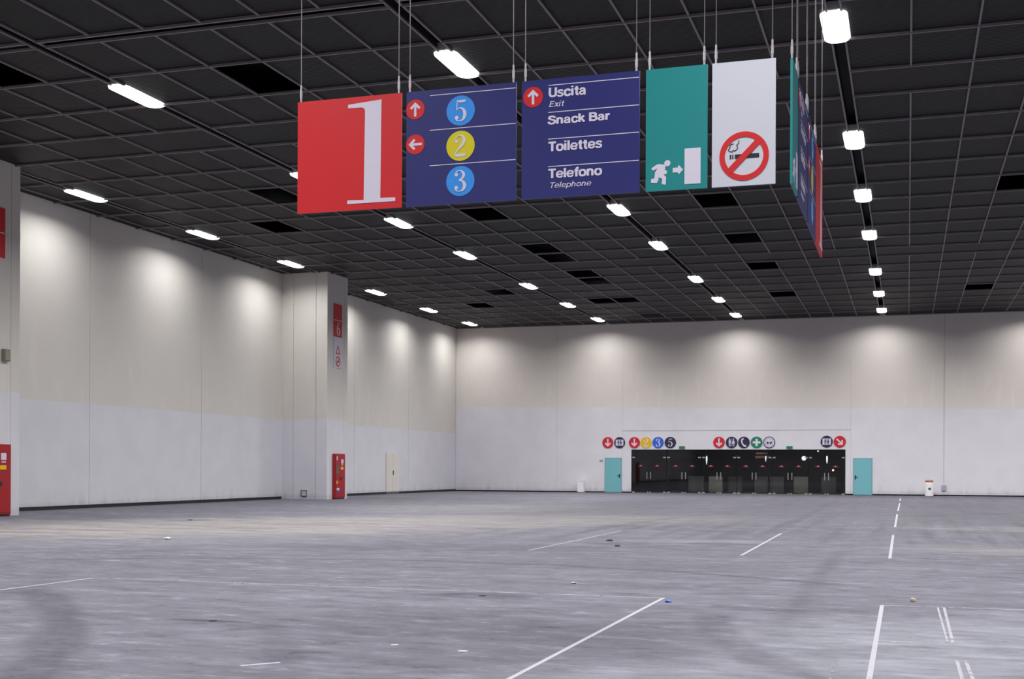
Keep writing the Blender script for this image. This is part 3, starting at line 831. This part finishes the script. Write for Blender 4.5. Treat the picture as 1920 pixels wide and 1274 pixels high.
# lobby lamps, then added fill lights
M_COOL = mat('cool_lamp', (1, 1, 1, 1), .5, emit=(.80, .88, 1, 1), strength=1.4)
M_WARM = mat('warm_lamp', (1, 1, 1, 1), .5, emit=(1, .72, .42, 1), strength=1.6)
def hang_lamp(x, y, z, r, m, label, drop=0.0):
    t = thing('lobby_light', label, 'light', (x, y, z), 0)
    bm = new_bm(); bmesh.ops.create_uvsphere(bm, u_segments=12, v_segments=8, radius=r)
    if drop:
        for v in bm.verts:
            v.co.z = v.co.z * drop / r * .5 - (drop * .5); v.co.x *= (1.0 + v.co.z / drop * .6)
    obj('bulb', bm, m, t)
    bm = new_bm(); tube(bm, (0, 0, r * .8 if not drop else 0), (0, 0, 3.5 - z), .012, 6); obj('stem', bm, M_DARK, t)
hang_lamp(-6.62, 85.5, 2.34, .15, M_COOL, 'round white lamp glowing behind the fifth and sixth glass doors')
hang_lamp(-5.1, 85.2, 2.52, .07, M_COOL, 'slim glowing lamp seen through the rightmost glass doors', .55)
hang_lamp(-12.95, 84.4, 2.50, .07, M_COOL, 'slim glowing lamp seen through the third glass doors', .62)
hang_lamp(-9.1, 85.2, 2.50, .05, M_COOL, 'small slim lamp seen through the fifth glass doors', .4)
hang_lamp(-4.75, 86.0, 1.55, .07, M_WARM, 'small warm lamp low behind the rightmost glass doors')
hang_lamp(-5.6, 84.0, 2.80, .05, M_COOL, 'tiny white lamp high behind the rightmost bay')
for x in (-15.5, -10.6, -5.5):  # fill lights without fixtures, added to brighten the lobby
    ld = bpy.data.lights.new('lobby_fill_light', 'AREA'); ld.shape = 'RECTANGLE'; ld.size = .5; ld.size_y = .5; ld.energy = 34.0; ld.color = (.85, .92, 1)
    lo = bpy.data.objects.new('lobby_fill_light', ld); C.objects.link(lo); lo.location = (x, YB + 4.5, 3.48)
t = thing('lobby_menu_sign', 'dim amber sign hanging in the lobby behind the fourth glass doors', 'sign', (-9.95, 86.5, 2.35))
box_obj('panel', (0, .95, 0, .05, 0, .16), mat('menu_amber', srgb(120, 70, 60), .5, emit=(1, .45, .3, 1), strength=.05), t)
box_obj('panel', (.05, .85, 0, .05, .28, .40), mat('menu_brown', srgb(110, 80, 60), .5, emit=(1, .6, .35, 1), strength=.04), t)
bm = new_bm(); tube(bm, (.1, .02, .16), (.1, .02, 1.15), .01); tube(bm, (.85, .02, .16), (.85, .02, 1.15), .01); obj('hanger', bm, M_DARK, t)

# ---------------------------------------------------------------- round signs over the entrance
RZ = EYE + 1.72; RR = .375
def person(bm, x, z, h, y0, y1, skirt=False):
    disc(bm, x, z + h * .42, h * .10, y0, y1, 12)
    if skirt: poly(bm, [(x - h * .08, z + h * .28), (x + h * .08, z + h * .28), (x + h * .20, z - h * .15), (x - h * .20, z - h * .15)], y0, y1)
    else: poly(bm, [(x - h * .14, z + h * .28), (x + h * .14, z + h * .28), (x + h * .12, z - h * .12), (x - h * .12, z - h * .12)], y0, y1)
    for s in (-1, 1): poly(bm, [(x + s * h * .03, z - h * .10), (x + s * h * .10, z - h * .10), (x + s * h * .09, z - h * .5), (x + s * h * .03, z - h * .5)][::s], y0, y1)
def round_sign(x, m, kind, label, dz=0.0, arg=None):
    t = thing('round_sign', label, 'sign', (x, YB - .001, RZ + dz), 0, 'round signs over the glass entrance')
    bm = new_bm(); disc(bm, 0, 0, RR, -.03, 0); obj('disc', bm, m, t)
    bm = new_bm(); y0, y1 = -.036, -.03
    if kind == 'arrow': arrow(bm, 0, 0, RR * .72, arg, y0, y1); nm = 'arrow'
    elif kind == 'digit': digit(bm, arg, 0, 0, RR * 1.4, y0, y1); nm = 'numeral'
    elif kind == 'wc':
        # white field with two dark figures
        poly(bm, [(-.26, -.20), (.26, -.20), (.26, .20), (-.26, .20)], y0, y1); obj('white_field', bm, M_PRINT, t)
        bm = new_bm(); person(bm, -.09, 0, .34, -.042, y0); person(bm, .09, 0, .34, -.042, y0, True); box(bm, -.006, .006, -.042, y0, -.18, .18); obj('figures', bm, M_NAVY2, t); return t
    elif kind == 'wc2':
        person(bm, -.12, 0, .50, y0, y1); person(bm, .12, 0, .50, y0, y1, True); box(bm, -.008, .008, y0, y1, -.25, .25); nm = 'figures'
    elif kind == 'phone':
        stroke(bm, [(-.02, .25, .10), (-.12, .17, .11), (-.13, .02, .09), (-.06, -.12, .09), (.04, -.22, .11), (.15, -.22, .12)], y0, y1); nm = 'handset'
    elif kind == 'plus':
        box(bm, -.07, .07, y0, y1, -.24, .24); box(bm, -.24, -.07, y0, y1, -.07, .07); box(bm, .07, .24, y0, y1, -.07, .07); nm = 'cross'
    elif kind == 'ringed':
        bm.free(); bm = new_bm(); disc(bm, 0, 0, RR * .86, y0, y1); fld = obj('white_field', bm, M_PRINT, t)
        bm = new_bm(); ring(bm, 0, 0, RR * .62, RR * .67, -.040, y0, 36); obj('inner_ring', bm, mat('print_grey', srgb(128, 126, 140), .5), t)
        bm = new_bm(); disc(bm, -.10, -.03, .06, -.044, y0, 14); disc(bm, .11, -.03, .06, -.044, y0, 14); stroke(bm, [(-.15, .06, .03), (-.12, -.04, .05), (-.05, -.11, .03)], -.043, y0); stroke(bm, [(.16, .06, .03), (.13, -.04, .05), (.05, -.12, .03)], -.043, y0); stroke(bm, [(-.02, -.02, .03), (.0, .04, .02), (.04, -.06, .03)], -.043, y0)
        obj('figures', bm, M_NAVY2, t); return t
    obj(nm, bm, M_PRINT, t); return t
PI = math.pi
M_R2 = mat('round_sign_red', srgb(206, 32, 46), .5)
round_sign(-19.07, M_R2, 'arrow', 'red round sign with white down arrow, leftmost on the back wall', arg=PI)
round_sign(-18.27, M_NAVY2, 'wc', 'dark round sign with toilet figures, above the left teal door side')
round_sign(-17.27, M_R2, 'arrow', 'red round sign with down arrow, just left of the yellow 2', arg=PI)
round_sign(-16.48, M_YEL2, 'digit', 'yellow round sign with a white 2', arg='2')
round_sign(-15.68, M_BLUE2, 'digit', 'blue round sign with a white 3', arg='3')
round_sign(-14.87, M_NAVY2, 'digit', 'dark navy round sign with a white 5', arg='5')
round_sign(-11.68, M_R2, 'arrow', 'red round sign with down arrow over the middle doors', arg=PI)
round_sign(-10.87, M_NAVY2, 'wc2', 'navy round sign with toilet figures over the middle doors')
round_sign(-10.08, M_NAVY2, 'phone', 'navy round sign with a white telephone handset')
round_sign(-9.27, M_DGREEN, 'plus', 'green round sign with a white cross')
round_sign(-8.47, M_NAVY2, 'ringed', 'white round sign with a dark rim and small dark figures')
round_sign(-4.89, M_NAVY2, 'wc', 'dark round sign with toilet figures at the right end', .04)
round_sign(-4.09, M_R2, 'arrow', 'red round sign with an arrow slanting down to the right', .03, arg=PI * .75)
for x, lab in ((-14.28, 'small green exit light over the second glass doors'), (-7.38, 'small green exit light over the fifth glass doors')):
    t = thing('exit_light', lab, 'light', (x, YB - .001, EYE + 1.32), 0, 'small green exit lights')
    box_obj('case', (0, .37, -.06, 0, 0, .16), mat('exit_green', srgb(30, 120, 90), .5), t)
    box_obj('base_strip', (.04, .33, -.10, -.0, -.03, 0), mat('exit_case', srgb(110, 150, 135), .5), t)

# ---------------------------------------------------------------- things by the back wall
t = thing('white_bin', 'plain white box bin against the back wall left of the teal door', 'bin', (-21.0, YB - .62, 0))
bm = new_bm(); box(bm, 0, .42, 0, .42, .02, .74); bmesh.ops.bevel(bm, geom=bm.edges[:], offset=.012, segments=2); obj('body', bm, M_BIN, t)
box_obj('lid', (-.015, .435, -.015, .435, .745, .79), M_BIN, t); box_obj('base', (.03, .39, .03, .39, 0, .02), M_DARK, t)
t = thing('waste_bin', 'round white waste bin with brown top and dark dot, right of the teal door', 'bin', (1.26, YB - .9, 0))
bm = new_bm()
pr = [(0, .0), (.245, .0), (.25, .03), (.25, .78), (.22, .84), (0, .84)]
def lathe(bm, prof, n=20):
    rings = [[bm.verts.new((r * math.cos(2 * PI * i / n), r * math.sin(2 * PI * i / n), z)) for i in range(n)] if r > 0 else [bm.verts.new((0, 0, z))] for r, z in prof]
    for A, B in zip(rings, rings[1:]):
        for i in range(n):
            j = (i + 1) % n
            if len(A) == 1: bm.faces.new((A[0], B[i], B[j]))
            elif len(B) == 1: bm.faces.new((A[i], A[j], B[0]))
            else: bm.faces.new((A[i], A[j], B[j], B[i]))
lathe(bm, pr); obj('body', bm, M_BIN, t)
bm = new_bm(); lathe(bm, [(.0, .845), (.235, .845), (.235, .93), (.19, .985), (0, .99)]); obj('lid', bm, M_BROWN, t)
bm = new_bm(); disc(bm, .02, .45, .075, -.262, -.24, 18); obj('logo_dot', bm, mat('bin_logo_dark', srgb(40, 84, 84), .5), t)
t = thing('wall_socket', 'small grey socket box with thin conduit on the back wall by the waste bin', 'socket', (2.0, YB - .001, .32))
box_obj('body', (0, .26, -.07, 0, 0, .34), mat('conduit_box', srgb(168, 166, 190), .5), t)
bm = new_bm(); tube(bm, (.13, -.02, .34), (.13, -.02, TOP - .34), .007, 6); obj('conduit', bm, mat('conduit_grey', srgb(210, 206, 206), .6), t)
t = thing('door_alarm_box', 'tiny grey box on the wall at the upper left of the left teal door', 'box', (-19.62, YB - .001, 2.10))
box_obj('body', (0, .20, -.06, 0, 0, .09), mat('alarm_grey', srgb(140, 138, 142), .5), t); box_obj('cover', (.02, .18, -.07, -.06, .015, .075), M_WALL_X, t)

# dark strip standing in for the shadow in the gap under the left wall
tag(box_obj('gap_shadow_left', (XW - .06, XW - .015, 33.66, YB, 0, .13), M_DARK), 'dark strip painted as the shadow in the gap at the foot of the left wall', 'shadow_strip', None, 'structure')

# ---------------------------------------------------------------- floor tapes
def tape(pts, w, m, label, dash=None):
    bm = new_bm()
    for (x0, y0), (x1, y1) in zip(pts, pts[1:]):
        L = math.hypot(x1 - x0, y1 - y0); nx, ny = -(y1 - y0) / L * w / 2, (x1 - x0) / L * w / 2
        v = [bm.verts.new(p) for p in ((x0 + nx, y0 + ny, .003), (x1 + nx, y1 + ny, .003), (x1 - nx, y1 - ny, .003), (x0 - nx, y0 - ny, .003))]
        u = [bm.verts.new((a.co.x, a.co.y, .0002)) for a in v]
        bm.faces.new(v); bm.faces.new(u[::-1])
        for i in range(4): bm.faces.new((v[i], u[i], u[(i + 1) % 4], v[(i + 1) % 4]))
    return tag(obj('floor_tape', bm, m), label, 'tape', 'white tape lines on the floor')
tape([(-2.87, 7.5), (-2.87, 15.28)], .045, M_TAPE, 'long bright white tape line slanting across the near middle floor')
tape([(-2.93, 23.34), (-2.99, 31.65)], .055, M_TAPE, 'short white tape line slanting across the middle distance right of centre')
tape([(-2.99, 31.8), (-3.03, 44.6)], .05, M_TAPE3, 'faded tape continuing the middle-distance slanted line towards the doors')
tape([(-.30, 23.48), (-.33, 31.94)], .055, M_TAPE, 'nearest dash of the dashed tape line leading to the back wall')
tape([(-.33, 36.42), (-.35, 46.9)], .06, M_TAPE, 'second dash of the dashed tape line leading to the back wall')
tape([(-.35, 50.55), (-.36, 62.69)], .06, M_TAPE, 'third dash of the dashed tape line leading to the back wall')
tape([(-.37, 66.99), (-.38, 73.27)], .06, M_TAPE, 'farthest dash of the dashed tape line near the back wall')
tape([(-11.08, 15.22), (-2.87, 15.26)], .03, M_TAPE2, 'faint tape line running sideways across the left foreground')
tape([(-11.15, 12.0), (-11.08, 15.22)], .045, M_TAPE, 'white tape line entering from the left edge of the picture')
tape([(-.27, 7.8), (-.28, 15.34)], .045, M_TAPE, 'bright white tape line running towards the camera at lower right')
tape([(-.28, 15.34), (4.5, 15.46)], .03, M_TAPE2, 'faint tape line running sideways to the right edge of the picture')
tape([(.41, 15.3), (.405, 12.24)], .03, M_TAPE2, 'right side line of the small taped rectangle')
tape([(.34, 15.3), (.36, 12.24)], .022, M_TAPE2, 'thin worn line just inside the right side of the taped rectangle')
tape([(-.25, 12.12), (.40, 12.22)], .03, M_TAPE2, 'near edge line of the small taped rectangle')
tape([(.40, 11.13), (.41, 8.5)], .03, M_TAPE2, 'left of two short parallel tape lines at the bottom right')
tape([(.47, 11.12), (.50, 8.5)], .03, M_TAPE2, 'right of two short parallel tape lines at the bottom right')
tape([(-.57, 10.91), (-.54, 8.2)], .02, M_TAPE3, 'thin yellowed line left of the bright tape at the bottom')
tape([(-7.01, 23.18), (-7.0, 31.39)], .045, M_TAPE2, 'faded slanted tape line left of centre in the middle distance')

# litter
def scrap(name, x, y, s, m, label, cat='litter', flat=.35, seed=0):
    r = random.Random(seed); bm = new_bm(); bmesh.ops.create_icosphere(bm, subdivisions=2, radius=s)
    for v in bm.verts:
        v.co *= r.uniform(.75, 1.15); v.co.z = max(v.co.z * flat + s * flat * .8, .001)
    o = obj(name, bm, m); o.location = (x, y, 0)
    return tag(o, label, cat, 'litter scattered on the floor')
M_PAPER = mat('paper_white', srgb(200, 198, 200), .7); M_DIRT = mat('dark_crumb', srgb(60, 56, 60), .8)
scrap('paper_scrap', -15.48, 23.83, .085, M_PAPER, 'white paper scrap on the pale dusty floor at left', seed=1)
scrap('bottle_cap', -2.73, 14.82, .045, mat('cap_blue', srgb(40, 100, 200), .4), 'tiny blue cap by the corner of the long tape line', seed=2)
scrap('paper_ball', .07, 15.9, .035, mat('paper_cream', srgb(186, 168, 152), .7), 'small cream paper ball behind the taped rectangle', flat=.8, seed=3)
scrap('paper_scrap', -4.41, 16.77, .04, M_PAPER, 'tiny white scrap beyond the faint tape line near centre', seed=4)
scrap('dirt_clump', -5.68, 25.12, .07, M_DIRT, 'dark dirt clump in the middle distance, right one of two', flat=.25, seed=5)
scrap('dirt_clump', -6.26, 26.91, .08, M_DIRT, 'dark dirt clump in the middle distance, left one of two', flat=.25, seed=6)
scrap('plaster_chip', -4.40, 10.41, .04, M_PAPER, 'flat white chip on the near floor left of the long tape', flat=.08, seed=7)
scrap('plaster_chip', -3.69, 10.24, .045, M_PAPER, 'flat white chip on the near floor close to the long tape', flat=.08, seed=8)
scrap('rubber_crumb', -6.86, 11.41, .045, M_DIRT, 'dark rubber crumb beside the thin stain at lower left', flat=.12, seed=9)
scrap('rubber_crumb', -5.06, 14.76, .05, M_DIRT, 'dark rubber crumb in the stain at the centre foreground', flat=.15, seed=10)
scrap('rubber_crumb', -20.4, 32.6, .09, M_DIRT, 'rust-dark crumbs in the pale dust before the left wall', flat=.15, seed=11)
tape([(-5.10, 8.9), (-4.88, 9.15)], .05, M_TAPE, 'short torn scrap of tape in the near left foreground')
